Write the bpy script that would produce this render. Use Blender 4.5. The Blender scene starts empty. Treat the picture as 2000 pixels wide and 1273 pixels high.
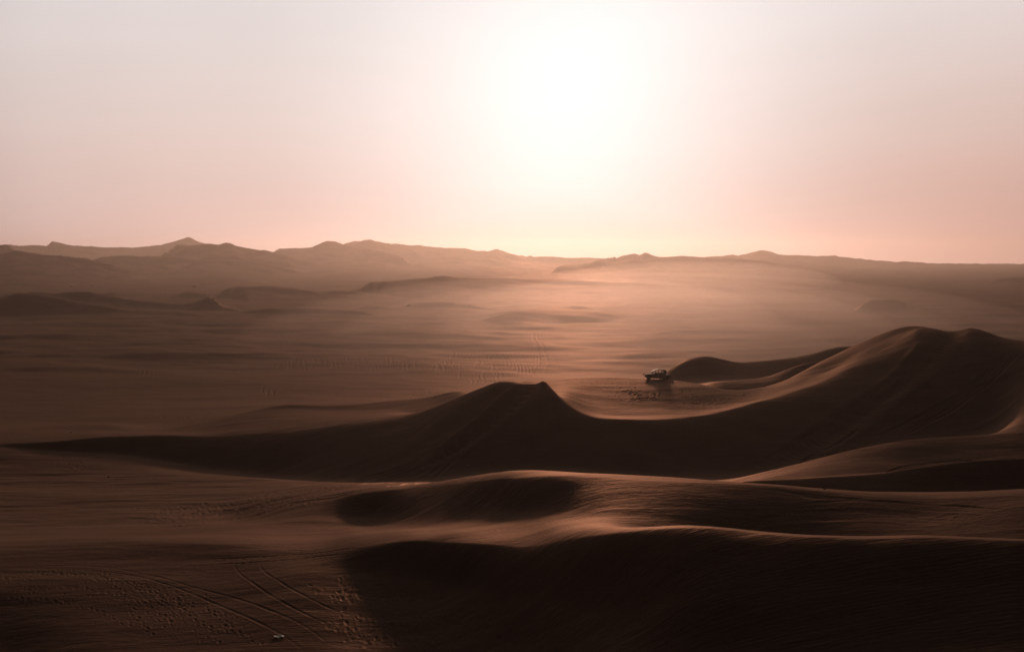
import bpy, bmesh, math, random
import numpy as np
from mathutils import Vector, Matrix

random.seed(7)
rng = np.random.default_rng(11)
S = bpy.context.scene
C = S.collection

# ------------------------------------------------------------------ camera
CAM_Z = 50.0
PITCH = math.radians(3.76)
cam_d = bpy.data.cameras.new('camera')
cam = bpy.data.objects.new('camera', cam_d); C.objects.link(cam)
cam_d.sensor_width = 36.0; cam_d.lens = 36.0
cam_d.clip_start = 0.5; cam_d.clip_end = 60000
cam.location = (0, 0, CAM_Z)
cam.rotation_euler = (math.pi/2 - PITCH, 0, 0)
S.camera = cam
CP, SP = math.cos(PITCH), math.sin(PITCH)

def ray(px, py):
    """direction of a photograph pixel with world y = 1"""
    xc = (px-1000)/2000.0; yc = (636.5-py)/2000.0
    dy = CP + yc*SP
    return xc/dy, (-SP + yc*CP)/dy

# ------------------------------------------------------------------ light
sx, sz = ray(1120, 185)
SUN = Vector((sx, 1.0, sz)).normalized()
SUN_EL = math.asin(SUN.z); SUN_AZ = math.atan2(SUN.x, SUN.y)

w = bpy.data.worlds.new('World'); S.world = w; w.use_nodes = True
nt = w.node_tree; N = nt.nodes; L = nt.links
for n in list(N): N.remove(n)
def node(t, **kw):
    n = N.new(t)
    for k, v in kw.items(): setattr(n, k, v)
    return n
out = node('ShaderNodeOutputWorld'); bg = node('ShaderNodeBackground')
sky = node('ShaderNodeTexSky', sky_type='NISHITA', sun_disc=False)
sky.sun_elevation = SUN_EL; sky.sun_rotation = SUN_AZ
sky.dust_density = 6.0; sky.air_density = 1.0; sky.ozone_density = 1.0; sky.altitude = 0
tc = node('ShaderNodeTexCoord')
nrm = node('ShaderNodeVectorMath', operation='NORMALIZE'); L.new(tc.outputs['Generated'], nrm.inputs[0])
dot = node('ShaderNodeVectorMath', operation='DOT_PRODUCT'); L.new(nrm.outputs[0], dot.inputs[0]); dot.inputs[1].default_value = SUN
def math_(op, a, b=None, c=None, clamp=False):
    m = node('ShaderNodeMath', operation=op); m.use_clamp = clamp
    for i, v in enumerate((a, b, c)):
        if v is None: continue
        if isinstance(v, (int, float)): m.inputs[i].default_value = v
        else: L.new(v, m.inputs[i])
    return m.outputs[0]
ang = math_('ARCCOSINE', math_('MINIMUM', dot.outputs['Value'], 0.999999))
t = math_('DIVIDE', ang, math.pi)
def ramp(fac, stops, interp='B_SPLINE'):
    r = node('ShaderNodeValToRGB'); cr = r.color_ramp; cr.interpolation = interp
    while len(cr.elements) > 1: cr.elements.remove(cr.elements[0])
    cr.elements[0].position = stops[0][0]; cr.elements[0].color = (*stops[0][1], 1)
    for p, c in stops[1:]:
        e = cr.elements.new(p); e.color = (*c, 1)
    L.new(fac, r.inputs[0]); return r.outputs[0]
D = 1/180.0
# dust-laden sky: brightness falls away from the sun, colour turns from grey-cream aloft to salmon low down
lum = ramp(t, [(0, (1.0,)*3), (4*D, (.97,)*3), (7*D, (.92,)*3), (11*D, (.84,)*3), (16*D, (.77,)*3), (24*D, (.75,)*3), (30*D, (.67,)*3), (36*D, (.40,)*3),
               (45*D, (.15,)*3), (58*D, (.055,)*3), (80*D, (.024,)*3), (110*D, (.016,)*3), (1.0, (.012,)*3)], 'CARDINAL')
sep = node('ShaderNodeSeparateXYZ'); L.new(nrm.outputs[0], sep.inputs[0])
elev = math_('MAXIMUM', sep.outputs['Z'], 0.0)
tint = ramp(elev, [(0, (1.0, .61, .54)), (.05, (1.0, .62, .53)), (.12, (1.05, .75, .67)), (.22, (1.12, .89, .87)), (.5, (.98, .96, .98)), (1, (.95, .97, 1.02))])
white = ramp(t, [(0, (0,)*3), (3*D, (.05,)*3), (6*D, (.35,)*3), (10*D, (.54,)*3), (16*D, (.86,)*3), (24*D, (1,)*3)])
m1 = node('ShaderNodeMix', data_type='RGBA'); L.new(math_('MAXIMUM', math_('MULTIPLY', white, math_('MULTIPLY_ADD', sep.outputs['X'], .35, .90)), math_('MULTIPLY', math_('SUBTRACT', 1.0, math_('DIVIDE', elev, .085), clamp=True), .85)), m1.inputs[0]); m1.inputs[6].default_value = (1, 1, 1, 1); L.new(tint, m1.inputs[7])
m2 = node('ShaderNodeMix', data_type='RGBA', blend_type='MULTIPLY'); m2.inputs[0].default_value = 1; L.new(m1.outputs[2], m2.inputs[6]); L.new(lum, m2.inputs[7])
# thin uneven veils of dust in the air
vm = node('ShaderNodeMapping'); vm.inputs['Scale'].default_value = (1.5, 1.5, 9); L.new(nrm.outputs[0], vm.inputs[0])
nz = node('ShaderNodeTexNoise'); nz.inputs['Scale'].default_value = 2.2; nz.inputs['Detail'].default_value = 5; L.new(vm.outputs[0], nz.inputs[0])
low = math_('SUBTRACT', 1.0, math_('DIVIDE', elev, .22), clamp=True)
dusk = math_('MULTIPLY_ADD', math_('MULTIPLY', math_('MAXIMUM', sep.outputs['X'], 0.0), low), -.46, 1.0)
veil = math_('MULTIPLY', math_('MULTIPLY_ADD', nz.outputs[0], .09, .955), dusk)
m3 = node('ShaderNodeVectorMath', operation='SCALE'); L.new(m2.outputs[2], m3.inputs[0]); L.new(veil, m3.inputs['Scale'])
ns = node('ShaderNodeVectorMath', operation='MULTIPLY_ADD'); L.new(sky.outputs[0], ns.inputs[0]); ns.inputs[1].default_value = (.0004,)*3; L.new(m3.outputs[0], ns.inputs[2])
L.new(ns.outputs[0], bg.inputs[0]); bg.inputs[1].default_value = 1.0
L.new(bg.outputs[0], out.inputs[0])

sd = bpy.data.lights.new('sun', 'SUN'); sun = bpy.data.objects.new('sun', sd); C.objects.link(sun)
sd.energy = 3.6; sd.angle = math.radians(4.0); sd.color = (1.0, .70, .53)
sun.rotation_euler = SUN.to_track_quat('Z', 'Y').to_euler()
sun.location = (0, 0, 200)

S.view_settings.view_transform = 'Standard'; S.view_settings.look = 'None'
S.view_settings.exposure = 0.0; S.view_settings.gamma = 1.0; S.view_settings.use_curve_mapping = False
S.render.engine = 'CYCLES'
cy = S.cycles
cy.use_denoising = True
try: cy.denoiser = 'OPENIMAGEDENOISE'
except Exception: pass
cy.max_bounces = 4; cy.diffuse_bounces = 2; cy.glossy_bounces = 2; cy.volume_bounces = 1; cy.transmission_bounces = 3
cy.sample_clamp_indirect = 4

# ------------------------------------------------------------------ materials
def mat(name, col, rough=.6, metal=0.0, spec=.5, noise=0.0):
    m = bpy.data.materials.new(name); m.use_nodes = True
    t = m.node_tree; b = t.nodes['Principled BSDF']
    b.inputs['Base Color'].default_value = (*col, 1); b.inputs['Roughness'].default_value = rough
    b.inputs['Metallic'].default_value = metal; b.inputs['Specular IOR Level'].default_value = spec
    if noise:
        tcn = t.nodes.new('ShaderNodeTexCoord'); n = t.nodes.new('ShaderNodeTexNoise'); n.inputs['Scale'].default_value = 6; n.inputs['Detail'].default_value = 6
        t.links.new(tcn.outputs['Object'], n.inputs[0])
        r = t.nodes.new('ShaderNodeValToRGB'); t.links.new(n.outputs[0], r.inputs[0])
        r.color_ramp.elements[0].position = .3; r.color_ramp.elements[1].position = .7
        r.color_ramp.elements[0].color = (*[c*(1-noise) for c in col], 1)
        r.color_ramp.elements[1].color = (*[min(1, c*(1+noise)+.01*noise) for c in col], 1)
        t.links.new(r.outputs[0], b.inputs['Base Color'])
    return m

def sand_material():
    m = bpy.data.materials.new('sand'); m.use_nodes = True
    t = m.node_tree; n = t.nodes; l = t.links
    b = n['Principled BSDF']
    b.inputs['Roughness'].default_value = .9; b.inputs['Specular IOR Level'].default_value = .12
    g = n.new('ShaderNodeNewGeometry')
    def mapping(scale, rot=0.0):
        mp = n.new('ShaderNodeMapping'); mp.inputs['Scale'].default_value = scale; mp.inputs['Rotation'].default_value = (0, 0, rot)
        l.new(g.outputs['Position'], mp.inputs[0]); return mp.outputs[0]
    def noise(vec, sc, det=4, rough=.5, dist=0.0):
        q = n.new('ShaderNodeTexNoise'); q.inputs['Scale'].default_value = sc; q.inputs['Detail'].default_value = det
        q.inputs['Roughness'].default_value = rough; q.inputs['Distortion'].default_value = dist; l.new(vec, q.inputs[0]); return q.outputs[0]
    def mth(op, a, b_=None, c=None, clamp=False):
        q = n.new('ShaderNodeMath'); q.operation = op; q.use_clamp = clamp
        for i, v in enumerate((a, b_, c)):
            if v is None: continue
            if isinstance(v, (int, float)): q.inputs[i].default_value = v
            else: l.new(v, q.inputs[i])
        return q.outputs[0]
    # colour: coarse and fine sand sorted by the wind into patches and streaks
    a = noise(mapping((.004, .012, .01), .12), 1.0, 6, .6)
    c = noise(mapping((.06, .17, .1), -.08), 1.0, 7, .65)
    f = noise(mapping((3, 3, 3)), 1.0, 5, .7)
    mix = mth('ADD', mth('MULTIPLY', a, .5), mth('ADD', mth('MULTIPLY', c, .35), mth('MULTIPLY', f, .15)))
    r = n.new('ShaderNodeValToRGB'); l.new(mix, r.inputs[0])
    e = r.color_ramp.elements
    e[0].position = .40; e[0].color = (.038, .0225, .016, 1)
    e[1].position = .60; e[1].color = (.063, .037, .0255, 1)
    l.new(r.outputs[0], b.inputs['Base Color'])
    # relief: wind ripples in patches, low streaks on the flats, grain
    wv = n.new('ShaderNodeTexWave'); wv.wave_type = 'BANDS'; wv.bands_direction = 'Y'; wv.wave_profile = 'SIN'
    wv.inputs['Scale'].default_value = 1.0; wv.inputs['Distortion'].default_value = 9.0; wv.inputs['Detail'].default_value = 2.5; wv.inputs['Detail Scale'].default_value = .45
    l.new(mapping((.55, .95, .3), .22), wv.inputs[0])
    patch = mth('MULTIPLY', mth('SUBTRACT', noise(mapping((.02, .03, .02), .4), 1.0, 4), .40), 5.0, clamp=True)
    rn = noise(mapping((.42, 2.1, .6), .22), 1.0, 3, .45, .3)
    rip = mth('MULTIPLY', mth('MULTIPLY', mth('ADD', mth('MULTIPLY', wv.outputs['Fac'], .35), mth('MULTIPLY', rn, 1.6)), patch), .020)
    st = mth('MULTIPLY', noise(mapping((.034, .12, .05), -.05), 1.0, 8, .58), .50)
    gr = mth('MULTIPLY', noise(mapping((1.1, 1.6, 1.3)), 1.0, 6, .7), .05)
    h = mth('ADD', mth('ADD', rip, gr), st)
    bp = n.new('ShaderNodeBump'); bp.inputs['Strength'].default_value = 1.0; bp.inputs['Distance'].default_value = 1.0
    l.new(h, bp.inputs['Height']); l.new(bp.outputs[0], b.inputs['Normal'])
    # sand throws light forward at grazing angles
    b.inputs['Specular IOR Level'].default_value = 0.0
    gl = n.new('ShaderNodeBsdfGlossy'); gl.inputs['Roughness'].default_value = .6; gl.inputs['Color'].default_value = (.19, .105, .072, 1)
    l.new(bp.outputs[0], gl.inputs['Normal'])
    fr = n.new('ShaderNodeFresnel'); fr.inputs['IOR'].default_value = 1.16; l.new(bp.outputs[0], fr.inputs['Normal'])
    mx = n.new('ShaderNodeMixShader'); l.new(mth('MINIMUM', fr.outputs[0], .30), mx.inputs[0]); l.new(b.outputs[0], mx.inputs[1]); l.new(gl.outputs[0], mx.inputs[2])
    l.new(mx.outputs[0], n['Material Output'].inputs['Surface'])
    return m
SAND = sand_material()

# ------------------------------------------------------------------ terrain tools
def pchip_slopes(x, y):
    """monotone cubic slopes; x (K,) or (n,K), y (n,K)"""
    h = np.diff(x, axis=-1); d = np.diff(y, axis=-1)/h
    m = np.zeros_like(y)
    w1 = 2*h[..., 1:]+h[..., :-1]; w2 = h[..., 1:]+2*h[..., :-1]
    with np.errstate(divide='ignore', invalid='ignore'):
        hm = (w1+w2)/(w1/d[..., :-1]+w2/d[..., 1:])
    hm[~np.isfinite(hm)] = 0
    hm[(d[..., :-1]*d[..., 1:]) <= 0] = 0
    m[..., 1:-1] = hm; m[..., 0] = d[..., 0]; m[..., -1] = d[..., -1]
    return m
def herm(x, y, m, q, m2=None):
    m2 = m if m2 is None else m2
    q = np.clip(q, x[0], x[-1]); i = np.clip(np.searchsorted(x, q)-1, 0, len(x)-2)
    h = x[i+1]-x[i]; t = (q-x[i])/h
    return ((1+2*t)*(1-t)**2)*y[i] + t*(1-t)**2*h*m2[i] + t*t*(3-2*t)*y[i+1] + t*t*(t-1)*h*m[i+1]
def interp1(x, y, q):
    x = np.asarray(x, float); y = np.asarray(y, float)
    return herm(x, y, pchip_slopes(x, y[None])[0], q)

_perm = rng.permutation(512)
_g = rng.uniform(0, 2*np.pi, 512); _gx, _gy = np.cos(_g), np.sin(_g)
def perlin(x, y, seed=0):
    xi = np.floor(x).astype(int); yi = np.floor(y).astype(int); fx = x-xi; fy = y-yi
    u = fx**3*(fx*(fx*6-15)+10); v = fy**3*(fy*(fy*6-15)+10)
    def g(a, b):
        k = _perm[(_perm[(a+seed*37) & 511]+b) & 511]
        return k
    def dp(a, b, dx, dy):
        k = g(a, b); return _gx[k]*dx+_gy[k]*dy
    n00 = dp(xi, yi, fx, fy); n10 = dp(xi+1, yi, fx-1, fy); n01 = dp(xi, yi+1, fx, fy-1); n11 = dp(xi+1, yi+1, fx-1, fy-1)
    return ((n00*(1-u)+n10*u)*(1-v)+(n01*(1-u)+n11*u)*v)*1.5
def fbm(x, y, o, seed=0, gain=.5):
    s = 0; a = 1
    for k in range(o): s = s+a*perlin(x, y, seed+k); x = x*2.03+7.1; y = y*2.03-3.7; a *= gain
    return s

# A line across the land: points (px, py, depth) seen in the photograph, or (px, ('z', z), depth) where it is hidden
def line(pts):
    X, Dp, Z = [], [], []
    for px, py, d in pts:
        if isinstance(py, tuple):
            z = py[1]; X.append(1000+(px-1000)/.99)
        else:
            u, s = ray(px, py); z = CAM_Z+s*d; X.append(1000+2000*u)
        Dp.append(d); Z.append(z)
    return np.array(X), np.array(Dp, float), np.array(Z)
z_ = lambda v: ('z', v)
LINES = [
 line([(0, z_(48.3), 0), (2000, z_(48.3), 0)]),
 line([(0, z_(41.8), 15), (2000, z_(42), 15)]),
 line([(0, z_(34.5), 32), (2000, z_(36.0), 30)]),
 # foot of the picture
 line([(0, 1290, 69), (200, 1290, 66), (350, 1290, 65.5), (500, 1290, 64.5), (600, 1290, 64.5), (700, 1290, 65), (800, 1290, 65.5), (900, 1290, 63), (1000, 1290, 60.5), (1100, 1290, 57), (1200, 1290, 52.5), (1500, 1290, 46.7), (2000, 1290, 41.6)]),
 line([(0, 1150, 81.5), (400, 1150, 81), (640, 1122, 81), (800, 1132, 80), (1000, 1170, 68.5), (1200, 1200, 58.5), (1350, 1170, 54), (1500, 1150, 52.5), (2000, 1150, 47.5)]),
 # foreground crest
 line([(0, 1070, 95), (200, 1064, 95), (400, 1063, 94), (560, 1078, 90), (640, 1083, 87), (700, 1070, 86), (790, 1057, 85), (850, 1058, 83), (900, 1060, 80), (1040, 1066, 74), (1100, 1055, 71),
       (1200, 1042, 66), (1300, 1033, 62.5), (1350, 1031, 61), (1400, 1033, 60), (1500, 1043, 58), (1600, 1050, 56), (1700, 1052, 55), (1800, 1049, 54), (2000, 1056, 52)]),
 line([(0, 1050, 110), (300, 1045, 110), (520, 1030, 108), (700, 1012, 113), (860, 1008, 101), (1000, 1002, 91), (1080, 1000, 86), (1200, 1012, 79.5), (1300, z_(29.2), 76), (1500, z_(27.9), 75), (2000, z_(29.3), 68)]),
 # second crest
 line([(0, 990, 139), (300, 1000, 131), (440, 1008, 128), (520, 1003, 122), (560, 992, 121), (600, 985, 120), (650, 975, 120), (700, 962, 119), (750, 955, 118), (800, 953, 117), (850, 950, 113), (900, 944, 108),
       (950, 937, 103), (1000, 931, 98), (1080, 929, 94), (1200, 933, 91), (1300, 937, 89.5), (1400, 941, 89), (1500, 947, 88.5), (1600, 958, 88), (1700, 968, 87), (1800, 973, 87), (1900, 970, 86), (2000, 965, 85)]),
 line([(0, 960, 155), (300, 965, 150), (520, 960, 147), (700, 950, 132), (860, 943, 130), (1000, z_(22.3), 127), (1230, z_(22.0), 121), (1430, z_(21.8), 116), (1600, z_(22.2), 114), (1800, 967, 117), (2000, 960, 118)]),
 # third crest, right
 line([(0, 950, 166), (300, 950, 162), (520, 950, 156), (700, 944, 142), (860, 943, 138), (1000, z_(20.3), 136), (1230, z_(20.3), 131), (1380, z_(21.2), 124), (1440, 941, 122), (1540, 936, 122), (1650, 929, 122.5),
       (1700, 925, 123), (1800, 910, 124), (1900, 898, 125), (2000, 892, 126)]),
 line([(0, 940, 172), (300, 940, 168), (520, 945, 161), (700, 947, 149), (860, 941.5, 145), (1000, z_(18.8), 144), (1230, z_(19.0), 139), (1400, z_(20.2), 130), (1600, 929, 128.5), (1700, 922, 129.5), (1800, z_(22.6), 131), (2000, z_(23.6), 133)]),
 # fourth crest, right
 line([(0, 925, 180), (300, 930, 175), (520, 938, 167), (700, 943, 156), (860, 939, 150), (1000, z_(17.8), 150), (1230, z_(18.1), 146), (1380, z_(19.6), 138), (1430, 938, 136), (1500, 920, 137), (1600, 895, 140), (1700, 870, 143),
       (1760, 860, 144), (1800, 856, 145), (1900, 850, 146), (1950, 847, 146), (2000, 842, 146)]),
 # foot of the main dune
 line([(0, 871, 203), (100, 880, 201), (250, 890, 198.5), (400, 915, 190.5), (500, 925, 185.5), (600, 930, 176), (730, 938, 163.5), (860, 934, 155.5), (1000, 915, 158), (1100, 915, 155), (1230, 925, 154), (1400, z_(16.5), 157), (1600, z_(17.2), 160), (1800, z_(19), 166), (1920, z_(20.5), 168), (2000, z_(26.5), 168)]),
 # crest of the main dune
 line([(0, 866, 205), (100, 862, 205), (200, 852, 207), (300, 850, 207), (400, 852, 205), (500, 845, 203), (600, 836, 200), (680, 827, 196), (770, 818, 192), (820, 806, 190), (860, 790, 188), (900, 773, 187), (940, 757, 186), (970, 746, 185),
       (985, 744, 184.5), (1005, 745, 184), (1028, 749, 183), (1045, 750, 182), (1062, 745.5, 180), (1080, 762, 177), (1100, 783, 174), (1130, 804, 172), (1160, 815, 170.5), (1190, 819, 170), (1230, 820, 170), (1300, 818, 172), (1350, 813, 175), (1400, 805, 178), (1450, 793, 182),
       (1500, 780, 187), (1550, 765, 192), (1600, 748, 197), (1650, 725, 203), (1700, 699, 209), (1740, 675, 213), (1775, 653, 216), (1795, 642, 218), (1820, 641, 219), (1850, 646, 219), (1872, 645.5, 218), (1896, 640, 216), (1920, 645, 214), (1960, 660, 210), (2000, 666, 208)]),
 line([(0, 843, 225), (190, 838, 231), (300, 842, 228), (400, 830, 226), (500, 806, 234), (560, 799, 237), (640, 799, 237), (760, 797, 228), (800, z_(17.0), 220), (840, z_(17.8), 215), (900, z_(19.4), 207), (975, z_(22), 200), (1062, z_(24.6), 194), (1100, 774, 184), (1130, 792, 181), (1160, 805, 179), (1230, 811, 178), (1350, 803, 183), (1450, 786, 189),
       (1500, 772, 195), (1600, 735, 209), (1700, 679, 219), (1740, 659, 222), (1780, 643, 224), (1800, 638.5, 225), (1835, z_(34.2), 226), (1860, z_(33.0), 226), (1900, z_(33.8), 224), (2000, z_(31.4), 218)]),
 # far rim of the bowl, lit flank of the hill, low ridge on the left
 line([(0, 836, 240), (180, 830, 238), (210, 829, 238), (300, 836, 240), (400, 824, 240), (500, 801, 240), (560, 790, 241), (640, 792, 241), (700, 789, 241), (760, 782, 240), (840, 774, 238), (900, 763, 232), (940, z_(19.5), 226), (975, z_(21.5), 222), (1030, z_(23.8), 218), (1062, 746, 215), (1100, 742, 216), (1150, 738, 217),
       (1200, 738, 217), (1250, 740, 215), (1310, 743, 212), (1370, 752, 207), (1430, 765, 202), (1475, 762, 206), (1500, 755, 211), (1550, 735, 218), (1600, 708, 224), (1650, 683, 228), (1700, 661, 230), (1740, 645, 230), (1775, 636.5, 230), (1800, 636.5, 230), (1835, z_(33.2), 232), (1860, z_(31.6), 233), (1900, z_(32), 234), (2000, z_(29.5), 232)]),
 line([(0, z_(6.0), 270), (300, z_(6.5), 270), (500, z_(9.5), 268), (700, z_(10.5), 265), (840, z_(13), 258), (940, z_(14.5), 245), (1062, z_(18), 240), (1200, z_(17.5), 240), (1310, z_(18), 234), (1400, z_(18.6), 226), (1475, z_(19.2), 226), (1600, z_(21.5), 238), (1700, z_(24.5), 244), (1800, z_(27), 250), (2000, z_(22), 256)]),
 line([(0, z_(4.2), 290), (500, z_(6.5), 290), (840, z_(9), 285), (1062, z_(13.5), 262), (1250, z_(14.5), 256), (1330, z_(17.6), 250), (1400, 746, 244), (1450, 742, 245), (1500, 736, 246), (1530, 723, 247), (1560, 713, 248), (1600, 703, 250), (1640, z_(24.5), 254), (1700, z_(23), 260), (2000, z_(15), 280)]),
 line([(0, z_(3.6), 303), (500, z_(5.2), 303), (840, z_(7.2), 300), (1062, z_(10.5), 280), (1250, z_(13.0), 266), (1330, 741, 262), (1420, 742, 261), (1500, z_(18.6), 263), (1600, z_(19.5), 268), (1700, z_(19.5), 274), (2000, z_(12), 290)]),
 # ridge behind the parked buggy
 line([(0, z_(3.2), 315), (500, z_(4.6), 315), (840, z_(6), 312), (1062, z_(8.5), 300), (1250, z_(12.2), 278), (1280, z_(15.8), 276), (1305, 721, 275), (1330, 707, 275), (1360, 696, 276), (1378, 694, 276), (1395, 697, 277), (1420, 702, 278), (1440, 708, 280), (1480, 704, 282), (1530, 700, 285), (1580, 692, 288),
       (1610, 683, 290), (1640, 676, 292), (1680, 675, 294), (1730, z_(22), 297), (1800, z_(17), 300), (2000, z_(9), 310)]),
 line([(0, z_(1.6), 350), (1000, z_(2.4), 350), (1300, z_(4.5), 350), (1500, z_(7), 350), (1700, z_(6.5), 355), (2000, z_(4), 360)]),
 line([(0, z_(.4), 430), (2000, z_(.8), 440)]),
 line([(0, z_(0), 520), (2000, z_(0), 530)]),
]
KL = len(LINES)

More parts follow.
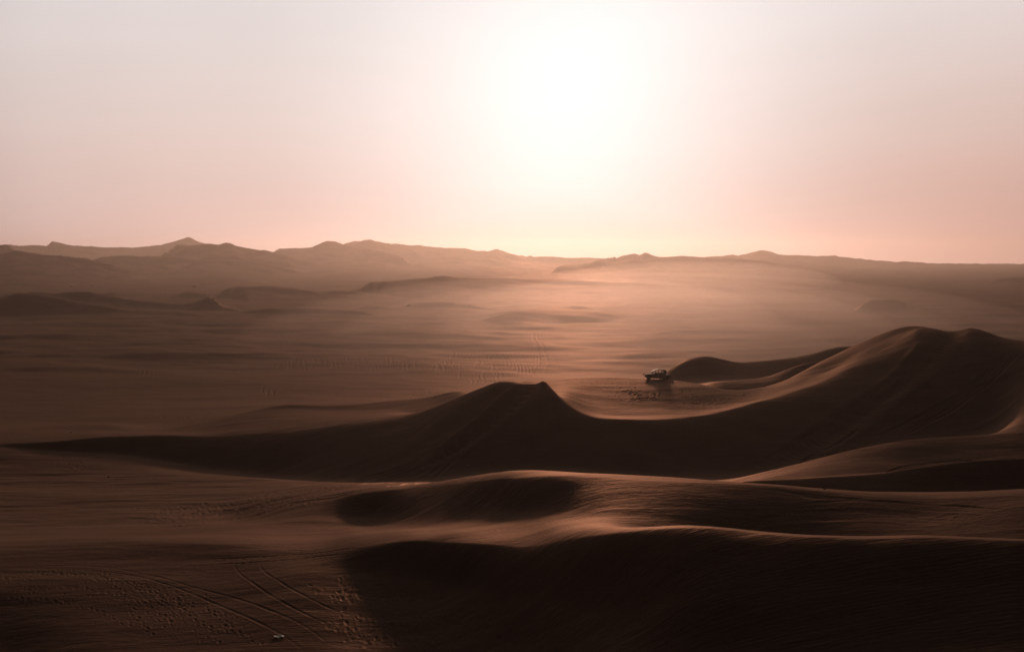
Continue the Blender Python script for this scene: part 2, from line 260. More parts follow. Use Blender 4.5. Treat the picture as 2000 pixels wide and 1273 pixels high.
# Dunes and hills farther out: crest line, windward and lee slopes, roundness of the crest
class Ridge:
    def __init__(s, pts, near, far, rnd=1.0, ragged=0.0, foot=0.0):
        s.X, s.D, s.Z = line(pts); s.near, s.far, s.rnd, s.ragged = near, far, rnd*.35, ragged
Z0 = z_(-2)
RIDGES = [
 # low dunes on the plain, left
 Ridge([(-300, z_(0), 800), (-150, 612, 795), (0, 589, 800), (20, 580, 800), (40, 575, 800), (60, 576, 800), (90, 578.5, 800), (150, 588, 790), (200, 597, 780), (270, 606, 768), (350, 608, 758), (420, z_(0), 752)], [(0, .40), (100, .40), (300, .16)], .12, 2),
 Ridge([(-60, z_(0), 850), (20, 576, 860), (50, 572, 880), (80, 568, 890), (100, 571, 890), (160, 570, 890), (200, 576, 885), (240, 582, 880), (300, 588, 875), (350, 591, 868), (380, 587, 862), (395, 581, 858), (408, 577, 855), (420, 583, 848), (438, 597, 836), (470, 606, 810), (540, z_(0), 790)], [(0, .2), (60, .2), (170, .38), (430, .45), (520, .2)], .12, 1.2),
 Ridge([(150, z_(0), 1010), (195, 576, 1020), (210, 573, 1020), (220, 571.5, 1020), (240, 575, 1020), (280, 581, 1000), (360, z_(0), 990)], [(180, .35), (250, .3), (280, .1)], .1, 1.5),
 Ridge([(310, z_(0), 1180), (345, 577, 1180), (362, 571, 1180), (400, 573, 1180), (430, z_(5), 1180), (470, z_(0), 1180)], .30, .1, 2),
 Ridge([(385, z_(0), 1050), (405, 588, 1055), (422, 577, 1068), (440, 564, 1085), (450, 559.5, 1092), (458, 558.5, 1100), (480, 557, 1112), (520, 557.5, 1122), (560, 562, 1120), (600, 568, 1110), (650, 575, 1080), (700, 581, 1050), (800, z_(0), 1030)], [(400, .45), (455, .45), (466, .32), (485, .15), (560, .13), (700, .13)], .10, 1.5),
 Ridge([(440, z_(0), 880), (480, 608, 885), (505, 603, 890), (527, 599.5, 895), (548, 602, 890), (600, 602, 885), (640, 603, 880), (690, 607, 860), (760, z_(0), 840)], .30, .09, 2),
 Ridge([(640, z_(0), 900), (690, 603, 905), (725, 596.5, 910), (742, 597, 910), (775, 602, 900), (840, z_(0), 880)], .28, .09, 2),
 Ridge([(740, z_(0), 960), (790, 598, 965), (812, 591.5, 970), (835, 588.5, 975), (870, 589.5, 975), (910, 594, 965), (935, 599, 945), (950, 601, 935), (1000, z_(0), 920)], .34, .09, 2),
 Ridge([(670, z_(4), 1330), (695, 572, 1360), (708, 562, 1390), (718, 554, 1410), (728, 550.5, 1420), (740, 550.5, 1440), (760, 550, 1470), (800, 546.5, 1500), (840, 543, 1530), (852, 539.5, 1540), (866, 538, 1545), (885, 541, 1550), (940, 542.5, 1560), (1050, 545, 1560), (1200, 551, 1540), (1350, 559, 1500), (1600, z_(0), 1450)],
       [(690, .42), (735, .42), (750, .24), (775, .13), (1000, .11), (1600, .08)], .05, 3),
 Ridge([(560, z_(0), 1300), (600, 574, 1300), (640, 569.5, 1300), (660, 566, 1300), (690, 569, 1300), (730, 573, 1290), (800, z_(0), 1290)], .13, .08, 2),
 Ridge([(965, z_(0), 920), (1010, 603, 925), (1045, 598.5, 930), (1075, 601, 930), (1130, z_(0), 925)], .25, .1, 1.5),
 Ridge([(1080, z_(0), 960), (1110, 598, 965), (1130, 598, 960), (1165, z_(0), 960)], .25, .1, 1.5),
 Ridge([(940, z_(0), 810), (985, 614, 815), (1030, 606, 830), (1080, 605, 850), (1140, 609, 850), (1240, z_(0), 850)], .13, .05, 2),
 Ridge([(1400, z_(0), 1000), (1475, 611, 1005), (1500, 605.5, 1010), (1520, 608, 1005), (1600, z_(0), 1000)], .2, .07, 2),
 Ridge([(1560, z_(0), 1090), (1640, 605, 1090), (1665, 601, 1090), (1690, 590.5, 1095), (1705, 585.5, 1100), (1740, 584.5, 1100), (1765, 590, 1092), (1790, 600, 1085), (1850, z_(0), 1080)], [(1600, .15), (1665, .18), (1690, .36), (1780, .36), (1830, .15)], .09, 2),
 Ridge([(1640, z_(0), 1350), (1700, 581, 1360), (1745, 577, 1400), (1790, 578, 1420), (1840, 573, 1500), (1880, z_(0), 1500)], .12, .06, 3),
 Ridge([(1780, z_(0), 1800), (1835, 573, 1800), (1865, 565, 1820), (1885, 571, 1800), (1940, z_(0), 1800)], .25, .08, 3, .3),
 Ridge([(1820, z_(0), 2250), (1870, 560, 2300), (1920, 553, 2350), (1960, 541.5, 2400), (1985, 539.5, 2400), (2050, 541, 2400), (2200, z_(0), 2400)], .13, .08, 5, .5),
 # hills along the skyline
 Ridge([(-600, 492, 2900), (-200, 489, 2800), (-60, 497, 2700), (0, 495, 2700), (15, 492, 2700), (27, 489, 2700), (45, 492, 2700), (65, 493, 2700), (90, 498, 2680), (115, 500, 2680), (150, 504, 2650), (175, 508, 2600), (215, 517, 2550), (250, 528, 2500), (280, 540, 2450), (300, z_(0), 2400)], .20, .12, 6, 1.0),
 Ridge([(-400, 470, 3700), (-100, 474, 3600), (0, 478, 3500), (15, 479, 3500), (28, 489, 3450), (50, 505, 3400), (80, z_(0), 3300)], .22, .15, 6, .7),
 Ridge([(150, z_(0), 3200), (180, 508, 3250), (230, 500, 3300), (275, 500, 3300), (330, 499, 3300), (380, 506, 3250), (440, 520, 3200), (500, z_(0), 3100)], .22, .15, 8, 1.0),
 Ridge([(270, z_(0), 3700), (310, 501, 3700), (330, 488, 3750), (348, 478, 3800), (370, 477, 3800), (400, 478, 3800), (425, 478, 3800), (443, 474, 3800), (465, 481, 3750), (500, 487, 3700), (530, 493, 3700), (600, 510, 3600), (680, z_(0), 3400)], .20, .14, 6, 1.0),
 Ridge([(340, z_(0), 3000), (400, 502, 3050), (440, 498, 3100), (490, 508, 3000), (560, 524, 2900), (620, z_(0), 2800)], .14, .12, 15, 1.0),
 Ridge([(-600, 476, 6300), (-60, 481, 6200), (28, 478, 6000), (60, 480, 6000), (75, 477.5, 6000), (90, 479, 6000), (103, 471, 6000), (112, 472, 6000), (150, 480, 6000), (190, 482, 6000), (250, 483.5, 6000), (300, 480, 6000), (340, 472, 6000), (358, 467, 6000), (368, 463, 6000), (385, 470, 6000), (405, 477, 6000), (430, 484, 6000), (520, 500, 6000)], .16, .14, 6, .8),
 Ridge([(470, z_(0), 4300), (510, 494, 4400), (530, 492, 4400), (550, 484, 4500), (575, 484, 4500), (605, 484, 4500), (625, 475, 4500), (640, 470, 4500), (655, 472, 4500), (680, 478, 4450), (720, 486, 4300), (780, 500, 4100), (830, z_(0), 3900)], .20, .14, 8, 1.0),
 Ridge([(600, 492, 5200), (672, 477, 5200), (690, 473, 5200), (705, 472, 5200), (722, 467, 5200), (735, 472, 5200), (760, 477, 5200), (775, 477, 5200), (800, 479, 5200), (822, 478, 5200), (850, 483, 5200), (880, 485, 5200), (908, 484, 5200), (930, 489, 5200), (950, 491, 5200),
        (969, 486.5, 5200), (985, 492, 5200), (1010, 497, 5200), (1060, 501, 5300), (1110, 503, 5300), (1190, 503, 5300), (1300, 506, 5300)], .17, .14, 7, 1.0),
 Ridge([(1040, z_(0), 3300), (1068, 544, 3350), (1080, 530, 3450), (1092, 519, 3550), (1110, 516, 3600), (1150, 514, 3700), (1170, 508, 3800), (1185, 503, 3900), (1210, 500, 4000), (1240, 496, 4000), (1248, 499, 4000), (1262, 493, 4000), (1280, 498, 4000), (1320, 500, 4000), (1360, 502, 4000),
        (1400, 502, 4000), (1460, 506, 3900), (1540, 520, 3700), (1620, z_(0), 3500)], .20, .12, 7, 1.0),
 Ridge([(1340, 506, 5000), (1400, 501, 5000), (1430, 497, 5000), (1440, 499, 5000), (1460, 494, 5000), (1485, 487.5, 5000), (1505, 490, 5000), (1525, 496, 5000), (1550, 496, 5000), (1575, 498.5, 5000), (1590, 500, 5000), (1612, 497.5, 5000), (1630, 497, 5000), (1640, 501, 5000), (1680, 506, 5000), (1740, 511, 5000),
        (1800, 513, 5000), (1870, 515, 5000), (2000, 518, 5000), (2200, 522, 5000), (2800, 515, 5000)], .13, .12, 10, 1.0),
]
KD = [1.205, 1.19, 1.36, 1.10, 1.18, 1.06, 1.10, 1.07, 1.0, 1.0, 1.07, 1.03, 1.0, .935, .91, .935, .84, .86]
for R, kd in zip(RIDGES[:18], KD):
    m_ = R.Z > .5
    dz = (CAM_Z-R.Z)/R.D
    R.D = R.D*kd; R.Z = np.where(m_, CAM_Z-dz*R.D, R.Z)
    R.Z = np.maximum(R.Z, 0)
for R in RIDGES:
    o = np.argsort(R.X, kind='stable'); R.X, R.D, R.Z = R.X[o], R.D[o], R.Z[o]

def base_far(u, Y):
    """plain, rising slowly beyond 2.4 km, then sinking out of sight"""
    rise = np.clip((Y-2300)/3700, 0, 1); rise = rise*rise*(3-2*rise)
    right = np.clip((u+.1)/.6, 0, 1)
    z = rise*(10+6*right)
    z = z-np.clip((Y-6500)/1700, 0, 1)*70
    return z

def height(phi, r):
    """phi (n,), r (m,) -> Z (m,n)"""
    phi = np.asarray(phi, float); r = np.asarray(r, float)
    ph = np.clip(phi, -.75, .75)
    u = np.tan(ph); pxc = 1000+2000*u
    Y = r[:, None]*np.cos(ph)[None]
    XX = r[:, None]*np.sin(phi)[None]; YY = r[:, None]*np.cos(phi)[None]
    U = np.broadcast_to(u[None], Y.shape)
    Ks = np.stack([interp1(l[0], l[1], pxc) for l in LINES], 1)
    Kz = np.stack([interp1(l[0], l[2], pxc) for l in LINES], 1)
    if len(phi) > 50:
        o_ = pxc.copy(); f_ = np.where((o_ > -200) & (o_ < 2200))[0]
        for k in range(3, KL):
            sg = 5 if k == 13 else (34 if k in (3, 4) else 14)
            kr = np.exp(-.5*(np.arange(-3*sg, 3*sg+1)/(sg/1.93))**2); kr /= kr.sum(); m_ = 3*sg
            keep = (np.exp(-((o_[f_]-1062)/38)**2) if k in (13, 15) else np.zeros(len(f_)))
            for A_ in (Ks, Kz):
                v_ = A_[f_, k]; e_ = np.concatenate([np.full(m_, v_[0]), v_, np.full(m_, v_[-1])])
                A_[f_, k] = v_*keep+np.convolve(e_, kr, 'valid')*(1-keep)
    for k in range(1, KL): Ks[:, k] = np.maximum(Ks[:, k], Ks[:, k-1]+.8)
    M = pchip_slopes(Ks, Kz); M[:, -1] = 0
    if len(phi) > 50:
        kr = np.exp(-.5*(np.arange(-60, 61)/20)**2); kr /= kr.sum()
        Ms = np.stack([np.convolve(np.concatenate([np.full(60, M[f_[0], k]), M[f_, k], np.full(60, M[f_[-1], k])]), kr, 'valid') for k in range(KL)], 1)
        M[f_] = Ms
    # crisp crests: the slope breaks at the crest line
    seg = np.diff(Kz, axis=1)/np.diff(Ks, axis=1)
    ML, MR = M.copy(), M.copy()
    bell = lambda a, b, w: 1/(1+np.exp(-(pxc-a)/w))/(1+np.exp((pxc-b)/w))
    SH = {5: .2*bell(300, 1000, 40)+.32*bell(1000, 2400, 50), 7: .25*bell(500, 2400, 40), 9: .7*bell(1440, 2300, 30), 11: .75*bell(1440, 2300, 30), 13: .45*bell(-300, 1000, 40)+.85*bell(1066, 1640, 14)+.45*bell(1660, 2300, 20), 15: .5*bell(480, 940, 30), 17: .5*bell(1350, 1640, 30), 19: .5*bell(1300, 1720, 20)}
    for k, sh in SH.items():
        sl = sh*(.25 if k == 13 else 1.0); ML[:, k] = M[:, k]*(1-sl)+sl*seg[:, k-1]*1.15
        MR[:, k] = M[:, k]*(1-sh)+sh*seg[:, k]*1.0
    Z = np.empty_like(Y)
    wob = .012*fbm(XX/26, YY/26, 2, 41)*np.clip((Y-35)/40, 0, 1)*np.clip((420-Y)/120, 0, 1)
    for j in range(len(phi)):
        Z[:, j] = herm(Ks[j], Kz[j], ML[j], Y[:, j], MR[j])
    nearw = np.clip((Y-420)/160, 0, 1)
    B = base_far(U, Y)
    # undulation of the plain: long low swells lying across the view, with hollows
    sw = fbm(XX/125+3, YY/62, 4, 3)*2.1 + fbm((XX+.25*YY)/44, YY/24, 3, 9)*.55 + fbm((XX-.2*YY)/17, YY/7.5, 3, 15)*.13
    far = np.clip((Y-1500)/2500, 0, 1)
    sw = sw*(1+1.2*far)
    swn = fbm(XX/34, YY/15, 3, 21)*.16 + fbm(XX/9, YY/4.5, 2, 27)*.02
    amp_near = np.clip((Y-30)/60, 0, 1)
    midw = np.clip((Y-235)/130, 0, 1)
    # rough, trampled ground left of the main dune
    lf = np.clip((760-pxc)/300, 0, 1)[None]*np.clip((Y-110)/20, 0, 1)*np.clip((190-Y)/15, 0, 1)
    swn = swn + lf*(fbm(XX/11, YY/2.6, 4, 33)*.10)
    Z = Z + sw*midw*(.35+.65*nearw) + swn*amp_near*(1-midw)
    # ridges
    q1 = fbm(XX/420, YY/420, 3, 51); q2 = fbm(XX/150, YY/260, 3, 57)
    best = np.zeros_like(Y)
    for R in RIDGES:
        cols = np.where((pxc >= R.X[0]) & (pxc <= R.X[-1]))[0]
        if len(cols) == 0: continue
        a, b = cols[0], cols[-1]+1
        yc = interp1(R.X, R.D, pxc[a:b]); zc = interp1(R.X, R.Z, pxc[a:b])
        rows = np.where((r > yc.min()*.55) & (r < yc.max()*2.2/np.cos(ph).min()))[0]
        if len(rows) == 0: continue
        c, d = rows[0], rows[-1]+1
        bb = B[c:d, a:b]
        s = Y[c:d, a:b]-yc[None]
        # small bumps of the crest line die out down the flank
        n_ = max(3, int(26/max(1e-6, (pxc[b-1]-pxc[a])/max(1, b-a-1)))) if b-a > 20 else 0
        if n_:
            kr = np.exp(-.5*(np.arange(-2*n_, 2*n_+1)/n_)**2); kr /= kr.sum()
            zs = np.convolve(np.concatenate([np.full(2*n_, zc[0]), zc, np.full(2*n_, zc[-1])]), kr, 'valid')
            zc2 = zs[None]+(zc-zs)[None]*np.exp(-np.abs(s)/(.022*yc[None]))
        else: zc2 = zc[None]
        A = np.maximum(zc2-B[c:d, a:b], 0.001)
        # spurs: the flank is pushed in and out, not at the crest itself
        if R.ragged:
            fl = 1-np.exp(-np.abs(s)/120)
            s = s+fl*R.ragged*(q1[c:d, a:b]*230+q2[c:d, a:b]*120)*np.sign(-s)*-1
        sr = np.sqrt(s*s+R.rnd*R.rnd)-R.rnd
        slope = np.where(s < 0, R.near if not isinstance(R.near, list) else interp1([q[0] for q in R.near], [q[1] for q in R.near], pxc[a:b])[None], R.far)
        h = A*np.exp(-slope*sr/A)
        if not R.ragged: h = np.where(s < 0, A*np.clip(1-slope*sr/(1.5*A), 0, 1)**1.5, h)
        fade = np.clip((yc[None]*.99-Y[c:d, a:b]*.0)/yc[None], 0, 1)
        cur = best[c:d, a:b]; k = np.minimum(3+.12*np.maximum(A, 0), 10)*.35
        # smooth maximum
        dd = np.clip(.5+.5*(h-cur)/k, 0, 1)
        best[c:d, a:b] = np.where(h < .02, cur, cur*(1-dd)+h*dd+k*dd*(1-dd)*np.clip(np.minimum(h, cur)/k, 0, 1))
    Z = Z*(1-nearw)+(B+sw+0*Z)*nearw + best*(nearw > 0)
    return Z

# grid rings round the viewpoint: fine in the visible sector, coarse elsewhere
fine = np.radians(np.linspace(-28.2, 28.2, 1090))
side = np.radians(np.concatenate([np.linspace(28.5, 34, 10), np.linspace(36, 60, 9), np.linspace(65, 180, 24)]))
phi = np.concatenate([-side[::-1][1:], fine, side])
phi = np.concatenate([[-side[-1]], phi]) if phi[0] > -math.pi+1e-6 else phi
r = np.concatenate([np.linspace(.4, 36, 30)[:-1], np.geomspace(36, 275, 790)[:-1], np.geomspace(275, 7200, 395)[:-1], np.geomspace(7200, 8200, 4)])
Z = height(phi, r)
X2 = r[:, None]*np.sin(phi)[None]; Y2 = r[:, None]*np.cos(phi)[None]
c0 = int(np.argmin(abs(phi-fine[0]))); c1 = int(np.argmin(abs(phi-fine[-1])))+1

# photograph y of each grid vertex, for finding the ground under a pixel
def proj(x, y, z):
    zc = z-CAM_Z
    f = y*CP - zc*SP; upv = y*SP + zc*CP
    return 1000+2000*x/f, 636.5-2000*upv/f
def ground_at(px, py):
    """first visible ground point under a photograph pixel"""
    u, s = ray(px, py); ph = math.atan(u)
    j = int(np.clip(np.searchsorted(phi, ph), c0, c1-1))
    a = (ph-phi[j-1])/(phi[j]-phi[j-1])
    col = Z[:, j-1]*(1-a)+Z[:, j]*a
    dep = (CAM_Z-col)/(r*math.cos(ph))
    ok = np.where((dep <= -s) & (r > 30))[0]
    i = int(ok[0]) if len(ok) else len(r)-1
    d0, d1 = dep[i-1], dep[i]
    tt = 0 if abs(d1-d0) < 1e-9 else np.clip((d0+s)/(d0-d1), 0, 1)
    rr = r[i-1]+(r[i]-r[i-1])*tt
    return rr*math.sin(ph), rr*math.cos(ph), col[i-1]+(col[i]-col[i-1])*tt
def z_at(x, y):
    ph = math.atan2(x, y); rr = math.hypot(x, y)
    j = int(np.clip(np.searchsorted(phi, ph), 1, len(phi)-1)); i = int(np.clip(np.searchsorted(r, rr), 1, len(r)-1))
    a = (ph-phi[j-1])/(phi[j]-phi[j-1]); b = (rr-r[i-1])/(r[i]-r[i-1])
    return (Z[i-1, j-1]*(1-a)+Z[i-1, j]*a)*(1-b)+(Z[i, j-1]*(1-a)+Z[i, j]*a)*b

# ---- wheel ruts and footprints pressed into the sand
DG = np.zeros_like(Z); UP = np.zeros_like(Z)
dphi = fine[1]-fine[0]
def stamp(x, y, w, depth, berm=.35, aspect=1.0, ang=0.0):
    ph = math.atan2(x, y); rr = math.hypot(x, y); ext = w*2.6*max(aspect, 1)
    if ph < fine[0] or ph > fine[-1]: return
    jc = c0+(ph-fine[0])/dphi; nj = ext/rr/dphi+1.5
    j0 = max(c0, int(jc-nj)); j1 = min(c1, int(jc+nj)+2)
    i0 = max(0, int(np.searchsorted(r, rr-ext))-1); i1 = min(len(r), int(np.searchsorted(r, rr+ext))+1)
    if j1 <= j0 or i1 <= i0: return
    dx = X2[i0:i1, j0:j1]-x; dy = Y2[i0:i1, j0:j1]-y
    if ang or aspect != 1:
        ca, sa = math.cos(ang), math.sin(ang); dx, dy = dx*ca+dy*sa, (-dx*sa+dy*ca)/aspect
    d = np.sqrt(dx*dx+dy*dy)/w
    np.minimum(DG[i0:i1, j0:j1], -depth*np.exp(-d*d), out=DG[i0:i1, j0:j1])
    np.maximum(UP[i0:i1, j0:j1], depth*berm*np.exp(-((d-1.6)/.5)**2), out=UP[i0:i1, j0:j1])
def spline(pts, n):
    pts = np.array(pts, float); tt = np.concatenate([[0], np.cumsum(np.hypot(*np.diff(pts, axis=0).T))])
    q = np.linspace(0, tt[-1], n)
    return np.stack([interp1(tt, pts[:, 0], q), interp1(tt, pts[:, 1], q)], 1)
def rut(pts, w=.22, depth=.14, pair=0.0, fadein=True):
    """wheel track through photograph points; pair = gauge of a two-wheel track"""
    P = np.array([ground_at(a, b)[:2] for a, b in pts])
    seg = np.hypot(*np.diff(P, axis=0).T).sum()
    n = int(min(1500, max(8, seg/(w*.8))))
    # smooth the path on the ground
    tt = np.concatenate([[0], np.cumsum(np.hypot(*np.diff(P, axis=0).T))]); tt += np.arange(len(tt))*1e-6
    q = np.linspace(0, tt[-1], n)
    x = interp1(tt, P[:, 0], q); y = interp1(tt, P[:, 1], q)
    tx = np.gradient(x); ty = np.gradient(y); ln = np.hypot(tx, ty)+1e-9
    offs = (-pair/2, pair/2) if pair else (0,)
    for o in offs:
        for k in range(n):
            f = min(1, (min(k, n-1-k)+.3)/(.22*n+1)) * (.75+.35*math.sin(k*.13+o*3)*math.sin(k*.041+1.7)) if fadein else 1
            stamp(x[k]-ty[k]/ln[k]*o, y[k]+tx[k]/ln[k]*o, w, depth*f)
# sledding / wheel tracks running down the main dune
rut([(1046, 750), (1008, 780), (958, 822), (900, 866), (850, 899), (815, 914)], 1.7, 1.3)
rut([(1000, 752), (960, 775), (900, 815), (840, 860), (780, 900)], 2.5, .35)
for k, o in enumerate((-14, -8, -2, 3, 8, 14, 19)):
    rut([(1046+o*.8, 750), (1010+o*.9, 778), (960+o, 818), (905+o*1.3, 862), (850+o*2.0, 898), (800+o*3.2, 922), (745+o*5, 938)], .46, .5+.1*(k % 3))
for o in (0, 9): rut([(950+o*1.2, 756), (905+o, 778), (840+o, 815), (790+o*1.5, 850), (735+o*2, 885)], .22, .09)
# tracks down the big hill
rut([(1856, 652), (1822, 690), (1775, 735), (1720, 780), (1650, 830), (1570, 880), (1500, 912)], 2.0, 1.1)
for k, o in enumerate((-20, -12, -6, 2, 10, 22, 34)):
    rut([(1852+o*.35, 650), (1820+o*.5, 682), (1775+o*.7, 722), (1725+o*.9, 765), (1660+o*1.2, 815), (1590+o*1.5, 862), (1520+o*1.5, 900), (1470+o*1.3, 920)], .44, .46+.1*((k+1) % 3))
for o in (-12, -3, 7, 16):
    rut([(1985+o, 685), (1930+o, 735), (1870+o*1.2, 780), (1790+o*1.5, 825), (1720+o*2, 855)], .4, .4)
# foreground left
rut([(0, 1108), (150, 1112), (250, 1122), (330, 1142), (420, 1178), (500, 1212), (560, 1245), (600, 1275)], .13, .075, 0)
rut([(0, 1102), (180, 1106), (300, 1124), (370, 1144), (450, 1165), (540, 1196), (600, 1225), (650, 1262)], .13, .075, 0)
rut([(455, 1098), (462, 1112), (490, 1135), (540, 1168), (600, 1200), (680, 1235)], .12, .07)
rut([(505, 1100), (515, 1114), (548, 1136), (590, 1160), (640, 1185), (700, 1208)], .12, .07)
rut([(405, 1092), (480, 1089), (560, 1084), (640, 1077), (710, 1072)], .15, .16)
rut([(400, 1101), (480, 1099), (560, 1093), (620, 1087), (680, 1081)], .15, .16)
rut([(410, 1068), (480, 1070), (560, 1074), (640, 1074)], .14, .10)
# long curving road at the foot of the main dune
rut([(245, 1022), (330, 1018), (420, 1010), (520, 992), (600, 975), (680, 963), (760, 950), (840, 940), (930, 938)], .28, .20, 1.8)
rut([(140, 1026), (260, 1015), (380, 1009), (500, 990), (620, 962), (720, 945), (780, 930)], .25, .15, 1.8)
# left middle ground
rut([(0, 831), (100, 825), (200, 820), (300, 815), (420, 812), (520, 800)], .25, .15, 1.8)
rut([(495, 795), (560, 785), (640, 780), (740, 777), (830, 768), (900, 760)], .25, .16, 1.8)
rut([(540, 848), (580, 838), (640, 828), (720, 822), (790, 817)], .22, .14, 1.7)
rut([(520, 856), (560, 842), (600, 832), (680, 826)], .22, .14, 1.7)
rut([(250, 812), (248, 800), (265, 795), (300, 798)], .2, .1, 1.6)
for o in (0, 7, 14, 22): rut([(470+o, 815), (478+o*.8, 800), (500+o*.8, 785), (520+o*.5, 765), (515+o*.5, 758)], .2, .1)
# track behind the buggy
for o in (0, 12): rut([(1295+o, 721), (1284+o*.6, 712), (1281+o*.3, 703), (1283, 695)], .25, .12)
for a in range(7):
    y0 = 748+a*2.2
    rut([(1400+a*6, y0), (1450+a*4, y0+2), (1500, y0+1), (1545, y0-6-a)], .2, .10)
# striped ground right, in front of the third crest
for k in range(13):
    y0 = 1040-k*4.4
    rut([(1395+k*12, y0+2), (1480+k*8, y0-14+k*.8), (1600+k*4, y0-24+k*1.2), (1730, y0-24+k*1.3), (1860, y0-14+k*1.2), (1995, y0+8+k*.3)], .20+.05*rng.random(), .05+.09*rng.random())
for k in range(4):
    rut([(1480+k*20, 955+k*2), (1560, 962+k*2.2), (1650, 972+k), (1720, 975)], .2, .10)
rut([(1700, 929), (1790, 912), (1880, 902), (1990, 897)], .2, .2, 1.6)
# scribbled turning circles out on the flat
def arcs(n, x0, x1, y0, y1, s0, s1, dep=.25):
    for _ in range(n):
        a = rng.uniform(x0, x1); b = rng.uniform(y0, y1); s = rng.uniform(s0, s1)
        h = s*rng.uniform(.5, 1.0)
        dr = rng.choice((-1, 1), p=(.25, .75)); k = rng.uniform(-.4, .4)
        pts = [(a+dr*(s*math.cos(q))*.8+k*s*q, b+h*math.sin(q)) for q in np.linspace(-1.3, 1.3, 7)]
        rut(pts, .34, dep*rng.uniform(.5, 1.1), 0 if rng.random() < .5 else 2.0)
arcs(46, 600, 800, 698, 718, 5, 13)
arcs(16, 540, 620, 702, 720, 5, 12)
arcs(30, 800, 1000, 690, 720, 5, 14)
arcs(10, 900, 980, 730, 748, 8, 18)
arcs(8, 250, 330, 722, 735, 6, 10); arcs(5, 505, 525, 758, 772, 6, 10)
arcs(7, 1320, 1470, 640, 662, 7, 12); arcs(5, 1540, 1660, 640, 655, 6, 10)
for k in range(9):
    o = rng.uniform(-22, 40)
    rut([(1050+o*.2, 640), (1046+o*.3, 660), (1056+o*.5, 685), (1062+o*.7, 708), (1050+o*1.0, 728), (1035+o, 742)], .32, .22)
for k in range(5):
    o = k*11
    rut([(1000+o*.3, 684), (1004+o*.4, 700), (1012+o*.6, 720), (1005+o, 740)], .3, .2)
rut([(1320, 662), (1335, 652), (1350, 648), (1370, 652), (1388, 663)], .4, .25, 2.0)

# footprints
def prints(n, fn, w=.16, dep=.10, asp=1.7, an=0.0):
    for _ in range(n):
        a, b = fn()
        x, y, _z = ground_at(a, b)
        stamp(x, y, w*rng.uniform(.75, 1.3), dep*rng.uniform(.6, 1.3), .45, asp, an+rng.normal(0, .5))
def band(pts, sx_, sy_):
    pts = np.array(pts, float)
    def f():
        k = rng.random()*(len(pts)-1); i = int(k); p = pts[i]+(pts[i+1]-pts[i])*(k-i)
        return p[0]+rng.normal(0, sx_), p[1]+rng.normal(0, sy_)
    return f
prints(150, band([(1110, 744), (1160, 752), (1210, 765), (1240, 780)], 26, 6), .18, .075, 1.5, .4)
prints(90, band([(1130, 743), (1190, 744), (1250, 748)], 22, 4), .18, .07, 1.5, .4)
prints(130, band([(1290, 752), (1330, 762), (1355, 780), (1360, 800), (1385, 790), (1410, 778)], 18, 7), .18, .075, 1.5, .3)
prints(40, band([(1235, 765), (1260, 778)], 18, 4), .28, .18, 1.6, 2.2)
def walk(pts, w=.10, dep=.07):
    P = [ground_at(a, b)[:2] for a, b in pts]
    for (x0, y0), (x1, y1) in zip(P, P[1:]):
        ln = math.hypot(x1-x0, y1-y0); n = max(2, int(ln/.72)); an = math.atan2(y1-y0, x1-x0)
        for k in range(n):
            q = k/n; s_ = .13 if k % 2 else -.13
            stamp(x0+(x1-x0)*q-math.sin(an)*s_+rng.normal(0, .05), y0+(y1-y0)*q+math.cos(an)*s_+rng.normal(0, .05), w*rng.uniform(.8, 1.2), dep*rng.uniform(.7, 1.3), .4, 1.7, an-math.pi/2)
walk([(10, 1128), (80, 1122), (160, 1120), (240, 1132), (310, 1152), (360, 1170)]); walk([(60, 1150), (150, 1148), (230, 1158), (300, 1186), (345, 1225)])
walk([(205, 1118), (238, 1160), (262, 1200), (300, 1245)]); walk([(330, 1160), (372, 1200), (430, 1240)]); walk([(20, 1165), (110, 1172), (190, 1190), (260, 1225)])
walk([(400, 1150), (410, 1190), (455, 1230), (520, 1262)])
prints(170, band([(20, 1140), (110, 1155), (220, 1155), (300, 1170), (350, 1200), (430, 1232)], 38, 16), .085, .055, 1.5, .9)
prints(120, band([(60, 1118), (150, 1120), (240, 1132), (300, 1150)], 10, 4), .10, .06, 1.6, .9)
prints(140, band([(250, 1150), (310, 1165), (350, 1185)], 22, 10), .10, .07, 1.4, .9)
prints(160, band([(660, 1140), (740, 1160), (830, 1165)], 34, 14), .12, .05, 2.6, .0)
prints(240, band([(700, 1220), (820, 1232), (950, 1225)], 50, 20), .12, .045, 2.6, .0)
prints(220, band([(300, 1012), (420, 1000), (560, 978), (680, 945)], 34, 9), .22, .07, 2.2, .0)
prints(60, band([(130, 902), (150, 908)], 12, 5), .22, .09, 2.0, .0)
Z = Z+DG+UP

# vertex normals from the whole surface, so the three pieces of land meet without a seam
P3 = np.stack([X2, Y2, Z], -1)
dR = np.gradient(P3, axis=0); dP = np.gradient(P3, axis=1)
NR = np.cross(dP, dR); NR[NR[..., 2] < 0] *= -1
NR /= np.linalg.norm(NR, axis=-1, keepdims=True)
nr, nc = Z.shape
idx = np.arange(nr*nc).reshape(nr, nc)
quads = np.stack([idx[:-1, :-1], idx[:-1, 1:], idx[1:, 1:], idx[1:, :-1]], -1)
qpx = 1000+2000*np.tan(np.clip(phi[:-1], -.75, .75)); qY = (r[:-1, None]*np.cos(np.clip(phi[:-1], -.75, .75))[None])
dune_edge = interp1([-800, 0, 400, 800, 1060, 1250, 1310, 1700, 2000, 3000], [262, 262, 262, 262, 240, 236, 300, 330, 330, 330], qpx)
hill_edge = interp1([-800, 0, 200, 400, 700, 1000, 1300, 2000, 3000], [2250, 2250, 2250, 2500, 2600, 2700, 2900, 3300, 3300], qpx)
zone = np.where(qY < dune_edge[None], 0, np.where(qY < hill_edge[None], 1, 2))
